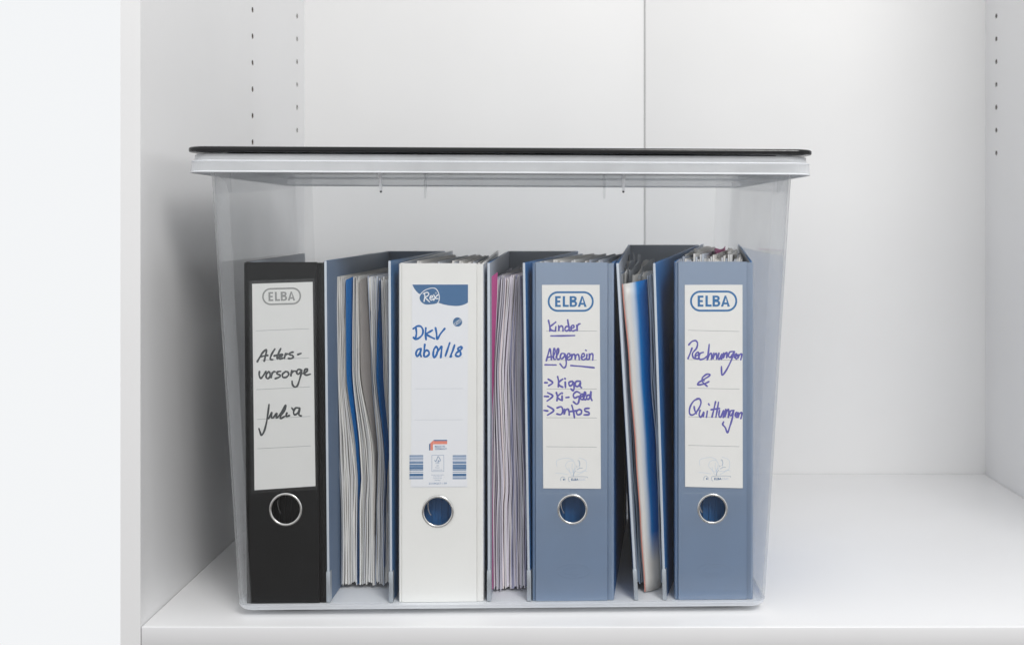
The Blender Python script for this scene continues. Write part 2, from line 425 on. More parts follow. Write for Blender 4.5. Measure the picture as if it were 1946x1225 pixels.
def plate_with_hole(x0, x1, z0, z1, hx, hz, r, py, t, lean=0.0):
    """board in the x-z plane with a round finger hole; py(x) gives its front"""
    V, Fc = [], []; n = 40; s = r * 1.25
    def P(x, z, dy): return (x + lean * (z - Z0), py(x) + dy, z)
    for dy in (0.0, t):
        b0 = len(V)
        for (a, b_, c, e_) in ((x0, x1, z0, hz - s), (x0, x1, hz + s, z1), (x0, hx - s, hz - s, hz + s), (hx + s, x1, hz - s, hz + s)):
            k = len(V); V.extend([P(a, c, dy), P(b_, c, dy), P(b_, e_, dy), P(a, e_, dy)]); Fc.append((k, k + 1, k + 2, k + 3))
        k0 = len(V)
        for k in range(n):
            a = 2 * math.pi * k / n + math.pi / 4; c, sn = math.cos(a), math.sin(a); m_ = max(abs(c), abs(sn))
            V.append(P(hx + s * c / m_, hz + s * sn / m_, dy)); V.append(P(hx + r * c, hz + r * sn, dy))
        for k in range(n):
            j = (k + 1) % n; Fc.append((k0 + 2 * k, k0 + 2 * j, k0 + 2 * j + 1, k0 + 2 * k + 1))
        if dy == 0: front = k0
        else: back = k0
    for k in range(n):
        j = (k + 1) % n; Fc.append((front + 2 * k + 1, front + 2 * j + 1, back + 2 * j + 1, back + 2 * k + 1))
    k = len(V)
    V.extend([P(x0, z0, 0), P(x1, z0, 0), P(x1, z1, 0), P(x0, z1, 0), P(x0, z0, t), P(x1, z0, t), P(x1, z1, t), P(x0, z1, t)])
    Fc.extend([(k, k + 1, k + 5, k + 4), (k + 1, k + 2, k + 6, k + 5), (k + 2, k + 3, k + 7, k + 6), (k + 3, k, k + 4, k + 7)])
    return V, Fc

def ring_mesh(hx, hz, R_, r_, yc, seg=48, ms=10):
    V, Fc = [], []
    for i in range(seg):
        a = 2 * math.pi * i / seg
        for j in range(ms):
            t = 2 * math.pi * j / ms; rr = R_ + r_ * math.cos(t)
            V.append((hx + rr * math.cos(a), yc + 0.7 * r_ * math.sin(t), hz + rr * math.sin(a)))
    for i in range(seg):
        for j in range(ms):
            Fc.append((i * ms + j, ((i + 1) % seg) * ms + j, ((i + 1) % seg) * ms + (j + 1) % ms, i * ms + (j + 1) % ms))
    return V, Fc

def board(xf, yf, xb, yb, t, side, z0, zf, zb, lean=0.0, lean_b=None):
    """upright cover board from front edge to back edge; side=+1: thickness to the right"""
    dx, dy = xb - xf, yb - yf; l = math.hypot(dx, dy); nx, ny = side * dy / l * t, -side * dx / l * t
    if lean_b is None: lean_b = lean
    def P(x, y, z): return (x + (lean if y < (yf + yb) / 2 else lean_b) * (z - Z0), y, z)
    c = [P(xf, yf, z0), P(xf + nx, yf + ny, z0), P(xb + nx, yb + ny, z0), P(xb, yb, z0),
         P(xf, yf, zf), P(xf + nx, yf + ny, zf), P(xb + nx, yb + ny, zb), P(xb, yb, zb)]
    return hexa(c)      # faces: bottom, top, front edge, right(+n) face, back edge, other face

def ribbon_up(plan, t, z0, z1, lean=0.0):
    """upright strip following a plan polyline, given thickness"""
    V, Fc = [], []; n = len(plan)
    for i, (x, y) in enumerate(plan):
        a, b_ = plan[max(0, i - 1)], plan[min(n - 1, i + 1)]
        dx, dy = b_[0] - a[0], b_[1] - a[1]; l = math.hypot(dx, dy); nx, ny = -dy / l * t, dx / l * t
        for z in (z0, z1):
            s = lean * (z - Z0); V.append((x + s, y, z)); V.append((x + nx + s, y + ny, z))
    for i in range(n - 1):
        a, b_ = 4 * i, 4 * i + 4
        Fc += [(a, b_, b_ + 2, a + 2), (a + 1, a + 3, b_ + 3, b_ + 1), (a, a + 1, b_ + 1, b_), (a + 2, b_ + 2, b_ + 3, a + 3)]
    Fc += [(0, 2, 3, 1), (4 * n - 4, 4 * n - 3, 4 * n - 1, 4 * n - 2)]
    return V, Fc

def sheets(bands, ys, d0, xb0, xb1, yb, ztop, zbot, seed, pitch=0.00115, hj=0.004, ridge=0.0016):
    """leaves of paper standing on edge; bands = [(left px list, right px list, palette)] over photo rows ys"""
    rnd = random.Random(seed); V, Fc, C = [], [], []
    zl = [lerp(zbot, ztop, i / 26) for i in range(27)]
    rows = [AY + (H - z) * F / d0 for z in zl]
    allL = [PX(bands[0][0][0], d0), PX(bands[-1][1][0], d0)]
    for Lp, Rp, pal in bands:
        wmax = max((r - l) for l, r in zip(Lp, Rp)) * d0 / F
        n = max(1, int(wmax / pitch))
        for i in range(n):
            u = (i + 0.5) / n; col = rnd.choice(pal); k = rnd.uniform(0.88, 1.06); col = tuple(min(0.92, c * k) for c in col)
            dyf = rnd.uniform(-ridge, ridge) + (rnd.random() < 0.12) * rnd.uniform(-0.004, 0.002)
            zt = rnd.uniform(-hj, 0.0008); zb_ = rnd.uniform(-0.0012, hj * 0.7)
            ph = rnd.uniform(0, 6.28); amp = rnd.uniform(0.0002, 0.0008); fr_ = rnd.uniform(20, 60)
            base = len(V)
            for j, z in enumerate(zl):
                l = PX(knots(ys, Lp, rows[j]), d0); r = PX(knots(ys, Rp, rows[j]), d0)
                wd = (r - l); x = l + wd * u + amp * math.sin(fr_ * z + ph); t = max(wd / n * 0.40, 0.00012)
                zz = z + (zt if j == 26 else (zb_ if j == 0 else 0))
                ub = (l + wd * u - allL[0]) / max(1e-6, allL[1] - allL[0]); ub = min(1, max(0, ub))
                xb = lerp(xb0, xb1, ub)
                for (xx, y) in ((x, d0 + dyf), (lerp(x, xb, 0.12), d0 + 0.022), (xb, yb)):
                    V.append((xx - t, y, zz)); V.append((xx + t, y + (0.0002 if y < d0 + 0.01 else 0), zz))
                    C.append(col); C.append(col)
            for j in range(26):
                a = base + 6 * j; b_ = a + 6
                Fc += [(a, a + 1, b_ + 1, b_), (a, b_, b_ + 2, a + 2), (a + 2, b_ + 2, b_ + 4, a + 4), (a + 1, a + 3, b_ + 3, b_ + 1), (a + 3, a + 5, b_ + 5, b_ + 3)]
            for j in (0, 26):
                a = base + 6 * j; Fc += [(a, a + 2, a + 3, a + 1), (a + 2, a + 4, a + 5, a + 3)]
    return V, Fc, C

def curled_sheet(Lp, Rp, ys, d0, d1, ztop, zbot, t=0.0005, nseg=6, slope=0.0):
    """a stiff leaf whose front part curls sideways so that its face shows"""
    V, Fc, UV = [], [], []; nz = 24
    for j in range(nz + 1):
        z = lerp(zbot, ztop, j / nz); row = AY + (H - z) * F / d0
        l = PX(knots(ys, Lp, row), d0); r = PX(knots(ys, Rp, row), d1)
        for i in range(nseg + 1):
            u = i / nseg; y = lerp(d0, d1, u ** 1.6); x = lerp(l, r, u)
            zz = z + slope * u * (1 if j == nz else 0)
            V.append((x, y, zz)); V.append((x + t * 0.3, y + t, zz)); UV += [(u, j / nz), (u, j / nz)]
    w_ = 2 * (nseg + 1)
    for j in range(nz):
        for i in range(nseg):
            a = j * w_ + 2 * i; b_ = a + w_
            Fc += [(a, a + 2, b_ + 2, b_), (a + 1, b_ + 1, b_ + 3, a + 3)]
        a = j * w_; b_ = a + w_; Fc.append((a, b_, b_ + 1, a + 1))
        a = j * w_ + 2 * nseg; b_ = a + w_; Fc.append((a, a + 1, b_ + 1, b_))
    for j in (0, nz):
        for i in range(nseg):
            a = j * w_ + 2 * i; Fc.append((a, a + 1, a + 3, a + 2))
    return V, Fc, UV

WHITE = [(0.86, 0.84, 0.80), (0.84, 0.82, 0.79), (0.80, 0.79, 0.77), (0.74, 0.74, 0.74), (0.88, 0.86, 0.82), (0.86, 0.83, 0.79), (0.50, 0.50, 0.50)]
COOL = [(0.62, 0.66, 0.73), (0.70, 0.71, 0.74), (0.55, 0.58, 0.64), (0.74, 0.74, 0.74), (0.40, 0.44, 0.52)]
LILAC = [(0.72, 0.69, 0.78), (0.78, 0.74, 0.80), (0.66, 0.64, 0.74), (0.82, 0.79, 0.80), (0.42, 0.42, 0.58), (0.80, 0.76, 0.80)]
BLUSH = [(0.86, 0.76, 0.74), (0.85, 0.72, 0.68), (0.82, 0.78, 0.78), (0.72, 0.66, 0.73)]

BGROUP = 'lever arch binders in the clear box'
def ribbon_arc(pts, y, t=0.0005):
    V, Fc = [], []
    for i, (x, z) in enumerate(pts):
        a, b_ = pts[max(0, i - 1)], pts[min(len(pts) - 1, i + 1)]; dx, dz = b_[0] - a[0], b_[1] - a[1]; l = math.hypot(dx, dz)
        V += [(x - dz / l * t, y, z + dx / l * t), (x + dz / l * t, y, z - dx / l * t), (x, y + 2 * t, z)]
    for i in range(len(pts) - 1):
        a = 3 * i; Fc += [(a, a + 1, a + 4, a + 3), (a + 1, a + 2, a + 5, a + 4), (a + 2, a, a + 3, a + 5)]
    return V, Fc
def spine_binder(label, cm, cover_mats, xf0, xf1, xb0, xb1, hole, ztop, lean=0.0, hinge_right=True, zback=None, yb=1.325, papers=None):
    xm = (xf0 + xf1) / 2; py = lambda x: yfront(x)
    root = empty('ring_binder', (xm, yfront(xm), Z0), label, 'binder', BGROUP)
    d = yfront(xm)
    hx, hz, hr = PX(hole[0], d), PZ(hole[1], d), hole[2] * d / F
    zb_ = zback or ztop
    hx0 = hx - lean * (hz - Z0)
    v, f = plate_with_hole(xf0 + 0.0035, xf1 - 0.0065, Z0, ztop, hx0, hz, hr, py, 0.0028, lean)
    sp = obj('spine', v, f, cm, root)
    # hinge folds at both long edges
    for s, x in ((-1, xf0), (1, xf1)):
        wd = 0.0035 if s < 0 else 0.0065; e_ = x - s * wd
        pl = [(e_ + s * 0.0002, py(e_) + 0.0016), (e_ + s * wd * 0.3, py(e_) + 0.0012), (e_ + s * wd * 0.62, py(x) + 0.0006), (e_ + s * wd * 0.9, py(x) + 0.0016), (x, py(x) + 0.0042), (x + 0.0001 * s, py(x) + 0.008)]
        if s < 0: pl = pl[::-1]
        v, f = ribbon_up(pl, 0.0012, Z0, ztop - 0.0006, lean)
        h_ = obj('hinge', v, f, cm, root, smooth=False)
    # covers
    yf = py(xf0) + 0.0085
    v, f = board(xf0, yf, xb0, yb, 0.0024, 1, Z0, ztop, zb_, lean)
    c1 = obj('cover', v, f, cover_mats, root, fm=[0, 0, 0, 1, 0, 0]); bevel(c1, 0.0005)
    yf = py(xf1) + 0.0085
    v, f = board(xf1, yf, xb1, yb, 0.0024, -1, Z0, ztop, zb_, lean)
    c2 = obj('cover', v, f, cover_mats, root, fm=[0, 0, 0, 1, 0, 0]); bevel(c2, 0.0005)
    # metal finger ring
    v, f = ring_mesh(hx, hz, hr + 0.0004, 0.00115, py(hx) - 0.0002)
    obj('finger_ring', v, f, M['chrome'], root, smooth=True)
    # lever mechanism plate and wire behind the spine
    v, f = box(hx - 0.024, hx + 0.024, py(hx) + 0.018, py(hx) + 0.020, hz - 0.03, hz + 0.06)
    P2 = [(v, f)] + [box(hx + q * 0.006 - 0.0012, hx + q * 0.006 + 0.0012, py(hx) + 0.0165, py(hx) + 0.0182, hz - 0.03, hz + 0.06) for q in (-3, -2, -1, 0, 1, 2, 3)]
    v, f = merge(P2); mech = obj('lever_mechanism', v, f, M['navy'] if cm is not M['black'] else M['black'], root)
    arc = [(hx - 0.004 - 0.007 * math.cos(a), hz + 0.002 + 0.011 * math.sin(a)) for a in [0.3 - 0.25 * k for k in range(6)]]
    v, f = ribbon_arc(arc, py(hx) + 0.013)
    obj('lever_wire', v, f, M['chrome'], mech)
    # paper inside
    a, b_ = xf0 + 0.006, xf1 - 0.006
    dp = yfront(xm) + 0.030
    V, Fc, C = [], [], []
    rnd = random.Random(int(xm * 1e4))
    n = 30
    for i in range(n):
        u = (i + 0.5) / n; x0 = lerp(a, b_, u); x1 = lerp(xb0 + 0.004, xb1 - 0.004, u)
        zt = (papers or 0.306) + rnd.uniform(-0.006, 0.002); col = rnd.choice(WHITE + COOL)
        t = 0.4 * (b_ - a) / n; k = len(V); ye = yb - 0.05 + rnd.uniform(-.004, .004)
        for (x, y, tt) in ((x0, dp, t), (x1, ye, t * 0.7)):
            for z in (Z0 + 0.004, zt):
                s = lean * (z - Z0); V += [(x - tt + s, y, z), (x + tt + s, y, z)]; C += [col, col]
        Fc += [(k, k + 1, k + 3, k + 2), (k + 4, k + 6, k + 7, k + 5), (k, k + 2, k + 6, k + 4), (k + 1, k + 5, k + 7, k + 3), (k + 2, k + 3, k + 7, k + 6), (k, k + 4, k + 5, k + 1)]
    obj('paper_stack', V, Fc, M['paper'], root, kind='stuff', cols=C)
    return root, sp, py, d

def label_card(root, quad_px, d, py, m_, lift=0.0007, th=0.0005, name='label_card'):
    q = [(PX(x, d), PZ(y, d)) for x, y in quad_px]         # bl, br, tr, tl
    V = [(x, py(x) - lift, z) for x, z in q] + [(x, py(x) - lift + th, z) for x, z in q]
    return obj(name, V, [(0, 1, 2, 3), (7, 6, 5, 4), (0, 4, 5, 1), (1, 5, 6, 2), (2, 6, 7, 3), (3, 7, 4, 0)], m_, root)
def rules(card, segs, d, plane, m_, wpx=0.9):
    for (x0, y0, x1, y1) in segs:
        a = (PX(x0, d), PZ(y0, d)); b_ = (PX(x1, d), PZ(y1, d)); hw = wpx / 2 * d / F
        v, f = (flat_poly([(a[0], a[1] - hw), (b_[0], b_[1] - hw), (b_[0], b_[1] + hw), (a[0], a[1] + hw)], plane, 0.00002))
        obj('ruled_line', v, f, m_, card)

def pen(card, sets, d, plane, m_, name='handwriting', taper=True):
    parts = [strokes_mesh(st, wpx * d / F, d, plane, T, taper) for st, wpx, T in sets]
    v, f = merge(parts); return obj(name, v, f, m_, card)

# ---- black binder
root, sp, py, d = spine_binder('black lever arch binder with dark handwriting on its white label, beside a box end',
    M['black'], [M['black'], M['lining_pale']], PX(467.5, 1.0315), PX(621, 1.034), -0.3225, -0.2395, (543, 967, 28.5), 0.3262, lean=-0.0085, yb=1.318)
pl = lambda x: py(x) - 0.0007
card = label_card(root, [(484.5, 930), (599.5, 923), (594, 535.5), (480, 539)], d, py, M['card'])
v, f = logo_word(535.7, 562.7, 73.5, d, pl, math.radians(1.4)); obj('logo', v, f, M['ink_grey'], card)
rules(card, [(487, 628, 587, 624.3), (498, 684, 587.5, 679.5), (488, 739.5, 589, 734.5), (489, 796, 590, 790.5), (490, 851.5, 591, 846.5)], d, pl, M['ink_line'], 0.8)
T = (480, 640, 6.125)
pen(card, [([
    [(60, 285), (88, 235), (122, 180), (160, 145), (165, 165), (155, 215), (140, 278)], [(95, 228), (140, 218), (180, 212)],
    [(262, 140), (236, 180), (213, 230), (213, 258), (238, 262)], [(330, 135), (308, 180), (288, 232), (292, 250)], [(255, 218), (338, 200)],
    [(305, 240), (340, 222), (352, 205), (330, 203), (312, 232), (322, 255), (352, 244)],
    [(388, 192), (378, 225), (370, 252), (380, 222), (398, 198), (415, 197)],
    [(472, 175), (438, 184), (434, 203), (466, 214), (474, 236), (445, 250), (420, 248)], [(528, 203), (563, 191)],
    [(85, 400), (82, 442), (100, 478), (128, 448), (160, 400)], [(192, 402), (168, 428), (162, 465), (184, 482), (208, 452), (204, 414), (190, 402)],
    [(232, 415), (218, 478), (226, 440), (246, 405), (265, 402)], [(328, 398), (293, 405), (288, 428), (320, 440), (318, 462), (268, 482)],
    [(388, 400), (352, 430), (356, 466), (394, 466), (422, 436), (412, 406), (388, 400)], [(458, 390), (446, 458), (454, 425), (476, 398), (500, 396)],
    [(572, 386), (535, 376), (514, 408), (532, 432), (562, 404), (574, 384), (566, 430), (545, 505), (524, 564), (492, 580), (467, 552), (462, 515)],
    [(590, 424), (630, 402), (640, 372), (612, 378), (600, 418), (625, 442), (670, 432)],
    [(195, 785), (186, 860), (168, 980), (142, 1085), (110, 1140), (95, 1110), (80, 1065)],
    [(192, 945), (215, 900), (228, 872), (222, 925), (240, 938), (286, 885), (278, 935), (300, 925), (345, 865), (388, 790), (378, 845), (330, 915), (330, 945), (372, 922)],
    [(402, 882), (392, 922), (430, 912)], [(460, 826), (472, 842)],
    [(548, 826), (504, 824), (480, 866), (490, 902), (528, 882), (550, 830), (540, 900), (566, 916)]], 3.6, T)], d, pl, M['pen_black'])
# clear sleeve over the label
label_card(root, [(479, 936), (604, 929), (598, 529), (475, 533)], d, py, M['sleeve'], lift=0.0013, th=0.0002, name='label_sleeve')

# ---- white binder
root, sp, py, d = spine_binder('white lever arch binder with blue handwriting and barcodes on its spine',
    M['white'], [M['white'], M['lining_pale']], PX(757, 1.035), PX(919, 1.036), -0.150, -0.093, (832, 971, 27.5), 0.3250, zback=0.329, papers=0.325)
pl = lambda x: py(x) - 0.0003
card = label_card(root, [(781, 925), (888, 925), (890, 540), (783, 540)], d, py, M['card_cool'], lift=0.0003, th=0.0002)
T = (770, 530, 7.208)
def zpts(pts, T, d): return [(PX(T[0] + x / T[2], d), PZ(T[1] + y / T[2], d)) for x, y in pts]
banner = [(100, 75), (860, 75), (860, 322), (830, 340), (790, 356), (740, 367), (690, 370), (600, 362), (520, 346), (455, 325), (400, 290), (300, 240), (205, 208), (180, 193), (155, 168), (132, 138), (115, 108)]
v, f = flat_poly(zpts(banner, T, d), pl, 0.00003); lg = obj('logo', v, f, M['ink_rex'], card)
oval = smooth_closed([(203, 225), (255, 165), (335, 130), (405, 127), (445, 165), (465, 225), (464, 290), (432, 336), (350, 350), (272, 349), (218, 315), (195, 268)])
def grow(pts, k):
    cx = sum(p[0] for p in pts) / len(pts); cz = sum(p[1] for p in pts) / len(pts)
    return [(cx + (p[0] - cx) * k, cz + (p[1] - cz) * k) for p in pts]
v, f = flat_poly(zpts(grow(oval, 1.05), T, d), pl, 0.00005); obj('logo_outline', v, f, M['card_cool'], card)
v, f = flat_poly(zpts(grow(oval, 0.965), T, d), pl, 0.00007); obj('logo_oval', v, f, M['ink_rex'], card)
pl2 = lambda x: py(x) - 0.00036
pen(card, [([[(265, 190), (270, 240), (260, 305)], [(250, 200), (300, 182), (326, 205), (302, 235), (272, 248), (300, 278), (335, 312)],
    [(340, 262), (375, 247), (372, 228), (348, 236), (340, 270), (362, 286), (392, 268)], [(392, 215), (418, 262), (452, 268)], [(450, 215), (420, 245), (392, 290)]], 2.1, T),
    ([[(412, 190), (425, 182), (430, 195), (416, 200), (412, 190)]], 0.5, T)], d, pl2, M['card_cool'], 'logo_lettering')
circ = [(717 + 63 * math.cos(k * math.pi / 18), 588 + 63 * math.sin(k * math.pi / 18)) for k in range(36)]
v, f = flat_poly(zpts(circ, T, d), pl, 0.00004); obj('clip_emblem', v, f, M['ink_rex'], card)
pen(card, [([[(680, 625), (676, 605), (735, 560), (757, 552), (765, 570), (748, 592), (700, 624), (684, 624)], [(712, 610), (700, 606), (735, 576), (746, 578)]], 0.75, T)], d, pl2, M['card_cool'], 'clip_emblem_drawing')
pen(card, [([
    [(150, 672), (156, 740), (148, 790), (138, 818)], [(114, 678), (165, 645), (215, 648), (245, 698), (236, 760), (190, 806), (140, 822), (116, 800)],
    [(284, 670), (280, 745), (287, 825)], [(372, 700), (330, 726), (290, 752), (340, 786), (400, 815)], [(416, 668), (430, 740), (438, 822), (482, 752), (542, 678)],
    [(218, 952), (172, 966), (150, 1018), (165, 1057), (198, 1020), (220, 960), (208, 1012), (220, 1056)],
    [(270, 895), (262, 980), (260, 1048), (285, 1062), (326, 1032), (322, 988), (288, 974), (264, 1008)],
    [(424, 922), (394, 965), (385, 1038), (400, 1074), (434, 1024), (446, 955), (424, 922)], [(436, 1004), (472, 955), (500, 922), (496, 1000), (488, 1072)],
    [(610, 875), (582, 960), (552, 1050)], [(676, 905), (652, 978), (618, 1062), (634, 1054)],
    [(776, 935), (738, 935), (724, 962), (752, 992), (760, 1034), (730, 1058), (692, 1044), (706, 1008), (750, 976), (778, 946), (764, 924)]], 3.7, T)], d, pl, M['pen_blue'])
rules(card, [(789, 738, 880, 738), (788, 797, 879, 797), (788, 679, 880, 679)], d, pl, M['ink_faint'], 0.8)
rules(card, [(783, 923.5, 887, 923.5)], d, pl, M['ink_faint'], 0.5)
T = (770, 820, 6.447)
P_ = [rect_px(350, 97, 515, 111, d, pl, 0.00003, T), flat_poly(zpts([(294, 150), (310, 136), (310, 225), (294, 225)], T, d), pl, 0.00003)]
v, f = merge(P_); obj('flag_band', v, f, M['ink_rex'], card)
P_ = [rect_px(350, 111.5, 515, 150, d, pl, 0.00003, T), flat_poly(zpts([(311, 135), (349, 100), (349, 150), (341, 158), (341, 225), (311, 225)], T, d), pl, 0.00003)]
v, f = merge(P_); obj('flag_band', v, f, M['salmon'], card)
P_ = []
for s_, x0, yb_, wpx, hpx, bo in (('MADE IN', 365, 190, 122, 24, .02), ('GERMANY', 365, 219, 147, 23, .02)):
    P_.append(text_mesh(s_, T[0] + x0 / T[2], T[1] + yb_ / T[2], wpx / T[2], d, pl, 0.00004, bo, hpx / T[2]))
for s_, x0, yb_, wpx, hpx in (('FSC', 376, 388, 48, 16), ('MIX', 386, 418, 28, 11), ('Papier', 372, 442, 52, 11), ('line_a', 345, 468, 112, 9),
                              ('line_bb', 322, 529, 152, 9), ('line_ccc', 346, 550, 104, 9), ('line_dddd', 346, 573, 104, 9), ('line_eeeee', 362, 596, 72, 9), ('23184257 / PP', 290, 642, 222, 24)):
    if s_ in ('line_bb', 'line_ccc', 'line_dddd', 'line_eeeee', 'line_a'):
        # lettering too small to read in the photograph: broken hairlines only
        x = x0
        rr_ = random.Random(len(s_))
        while x < x0 + wpx:
            e_ = min(x0 + wpx, x + rr_.uniform(8, 22)); P_.append(rect_px(x, yb_ - 6, e_, yb_ - 1, d, pl, 0.00004, T)); x = e_ + 4
    else:
        P_.append(text_mesh(s_, T[0] + x0 / T[2], T[1] + yb_ / T[2], wpx / T[2], d, pl, 0.00004, 0.005, hpx / T[2]))
v, f = merge(P_); obj('small_print', v, f, M['bar_mid'], card)
pen(card, [([[(328, 285), (474, 285)], [(474, 286), (474, 482)], [(474, 483), (328, 483)], [(328, 482), (328, 286)]], 0.6, T),
    ([[(362, 345), (376, 362), (392, 325), (405, 300), (425, 330), (432, 350), (410, 358)], [(405, 372), (405, 345)]], 1.1, T)], d, pl, M['bar_mid'], 'forest_emblem', False)
bars = [(283, 298, 1), (300, 318, 2), (321, 333, 1), (338, 346, 2), (352, 360, 2), (362, 388, 1), (397, 404, 0), (404, 438, 1), (438, 452, 0), (455, 470, 1), (484, 492, 0), (508, 540, 0), (543, 560, 2), (562, 576, 1)]
for x0, x1, dy in ((55, 222, 0), (582, 748, 3)):
    for key in (0, 1, 2):
        v, f = merge([rect_px(x0, a + dy, x1, b_ + dy, d, pl, 0.00003, T) for a, b_, k in bars if k == key])
        obj('barcode', v, f, [M['ink_rex'], M['bar_mid'], M['bar_light']][key], card)

# ---- the two grey-blue binders
SK = [[(178, 985), (175, 930), (230, 908), (300, 905), (350, 930)], [(165, 1055), (230, 1058), (290, 1070)], [(262, 990), (280, 945), (330, 930), (360, 960), (355, 1010), (330, 1050), (300, 1030), (270, 1000)],
      [(300, 1000), (310, 1050), (340, 1080), (350, 1030), (375, 1000)], [(400, 900), (440, 912), (470, 930), (480, 970), (470, 1020), (430, 1050), (380, 1075)], [(390, 1020), (410, 985), (402, 950), (390, 930)], [(370, 1040), (420, 1045), (450, 1030), (485, 1040)], [(335, 960), (330, 1000), (345, 1050)]]
SKD = [[(390, 925), (405, 935), (410, 965), (400, 985)], [(385, 1018), (410, 1005), (437, 1004)], [(370, 985), (385, 992)], [(345, 1085), (350, 1055), (368, 1030)]]
def elba_foot(card, T, d, pl, dx=0, dy=0):
    sh = lambda L_: [[(x + dx, y + dy) for x, y in s] for s in L_]
    pen(card, [(sh(SK), 0.45, T)], d, pl, M['sketch'], 'line_drawing', False)
    pen(card, [(sh(SKD), 0.7, T), (sh([[(238 + 23 * math.cos(math.radians(a)), 1118 + 27 * math.sin(math.radians(a))) for a in range(150, 391, 20)],
        [(310, 1140), (296, 1130), (296, 1105), (310, 1093), (400, 1090), (478, 1093), (490, 1105)]]), 0.6, T)], d, pl, M['bar_mid'], 'line_drawing', False)
    ps = [flat_poly(zpts([(240 + dx, 1107 + dy), (260 + dx, 1118 + dy), (240 + dx, 1130 + dy)], T, d), pl, 0.00004),
          text_mesh('ELBA', T[0] + (322 + dx) / T[2], T[1] + (1130 + dy) / T[2], 74 / T[2], d, pl, 0.00004, 0.03, 23 / T[2])]
    v, f = merge(ps); obj('small_print', v, f, M['ink_rex'], card)
    v, f = text_mesh('CLIC', T[0] + (400 + dx) / T[2], T[1] + (1130 + dy) / T[2], 68 / T[2], d, pl, 0.00004, 0.0, 23 / T[2]); obj('small_print', v, f, M['bar_light'], card)
def spine_relief(sp, cx, cy, x0, x1, ysm, d, py):
    el = [[(cx + 31 * math.cos(a * math.pi / 12), cy + 13.5 * math.sin(a * math.pi / 12)) for a in range(25)],
          [(cx + 20 * math.cos(a * math.pi / 12), cy + 7 * math.sin(a * math.pi / 12)) for a in range(4, 21)]]
    v, f = strokes_mesh(el, 1.3 * d / F, d, py, (0, 0, 1.0), False, 0.000001)
    o = obj('embossed_emblem', v, f, M['blue'], sp)
    s_ = o.modifiers.new('relief', 'SOLIDIFY'); s_.thickness = 0.0003; s_.offset = 0
    v, f = merge([rect_px(x0, ysm - .5, x1, ysm + .5, d, py, 0.00012)]); obj('pocket_weld', v, f, M['blue_light'], sp)

root, sp, py, d = spine_binder('grey-blue lever arch binder with an arrow list in violet handwriting on its label',
    M['blue'], [M['navy'], M['lining_pale']], PX(1011, 1.037), PX(1168, 1.038), 0.006, 0.0605, (1088, 967, 26), 0.3256, papers=0.3255)
pl = lambda x: py(x) - 0.0007
card = label_card(root, [(1032.5, 926.5), (1142, 928), (1139.5, 541), (1030, 541)], d, py, M['card'])
v, f = logo_word(1084.6, 572.6, 87.5, d, pl); obj('logo', v, f, M['ink_elba'], card)
rules(card, [(1038, 628.7, 1134, 628.7), (1038, 684, 1134, 684), (1038.5, 738.3, 1134, 738.6), (1038.5, 792.7, 1134, 793.5), (1038.5, 847.6, 1134, 849)], d, pl, M['ink_line'], 0.8)
T1, T2 = (1025, 540, 6.808), (1025, 700, 5.326)
K1 = [[(118, 465), (134, 540), (136, 602)], [(212, 488), (172, 520), (140, 550), (155, 590), (196, 602)], [(214, 548), (208, 602)], [(205, 492), (209, 488)], [(250, 535), (250, 602), (258, 560), (284, 536), (304, 558), (306, 602)],
      [(388, 548), (348, 545), (330, 582), (354, 602), (386, 572), (374, 510), (365, 450), (376, 520), (388, 590), (398, 602)], [(412, 572), (446, 556), (440, 528), (416, 540), (410, 585), (436, 602), (468, 590)],
      [(482, 530), (488, 602), (490, 556), (502, 520), (526, 510)], [(150, 665), (300, 664), (455, 661)],
      [(90, 985), (114, 900), (136, 830), (150, 900), (156, 970)], [(100, 946), (156, 930)], [(176, 940), (204, 868), (192, 826), (180, 880), (186, 958), (208, 966)], [(216, 940), (248, 880), (246, 828), (228, 850), (225, 940), (240, 968), (262, 960)],
      [(328, 896), (288, 893), (270, 938), (290, 962), (320, 932), (331, 900), (348, 1000), (340, 1060), (310, 1076), (268, 1026)], [(356, 952), (396, 926), (390, 896), (366, 900), (356, 950), (376, 976), (406, 964)],
      [(420, 905), (415, 972), (426, 920), (450, 900), (462, 930), (462, 972), (472, 920), (498, 904), (512, 930), (516, 972)], [(540, 946), (582, 926), (576, 896), (552, 904), (544, 954), (570, 976), (598, 962)],
      [(616, 905), (612, 966), (632, 970)], [(600, 850), (605, 855)], [(646, 900), (645, 974), (652, 920), (678, 894), (693, 918), (690, 976)],
      [(75, 1037), (215, 1040)], [(408, 1048), (550, 1060), (708, 1077)]]
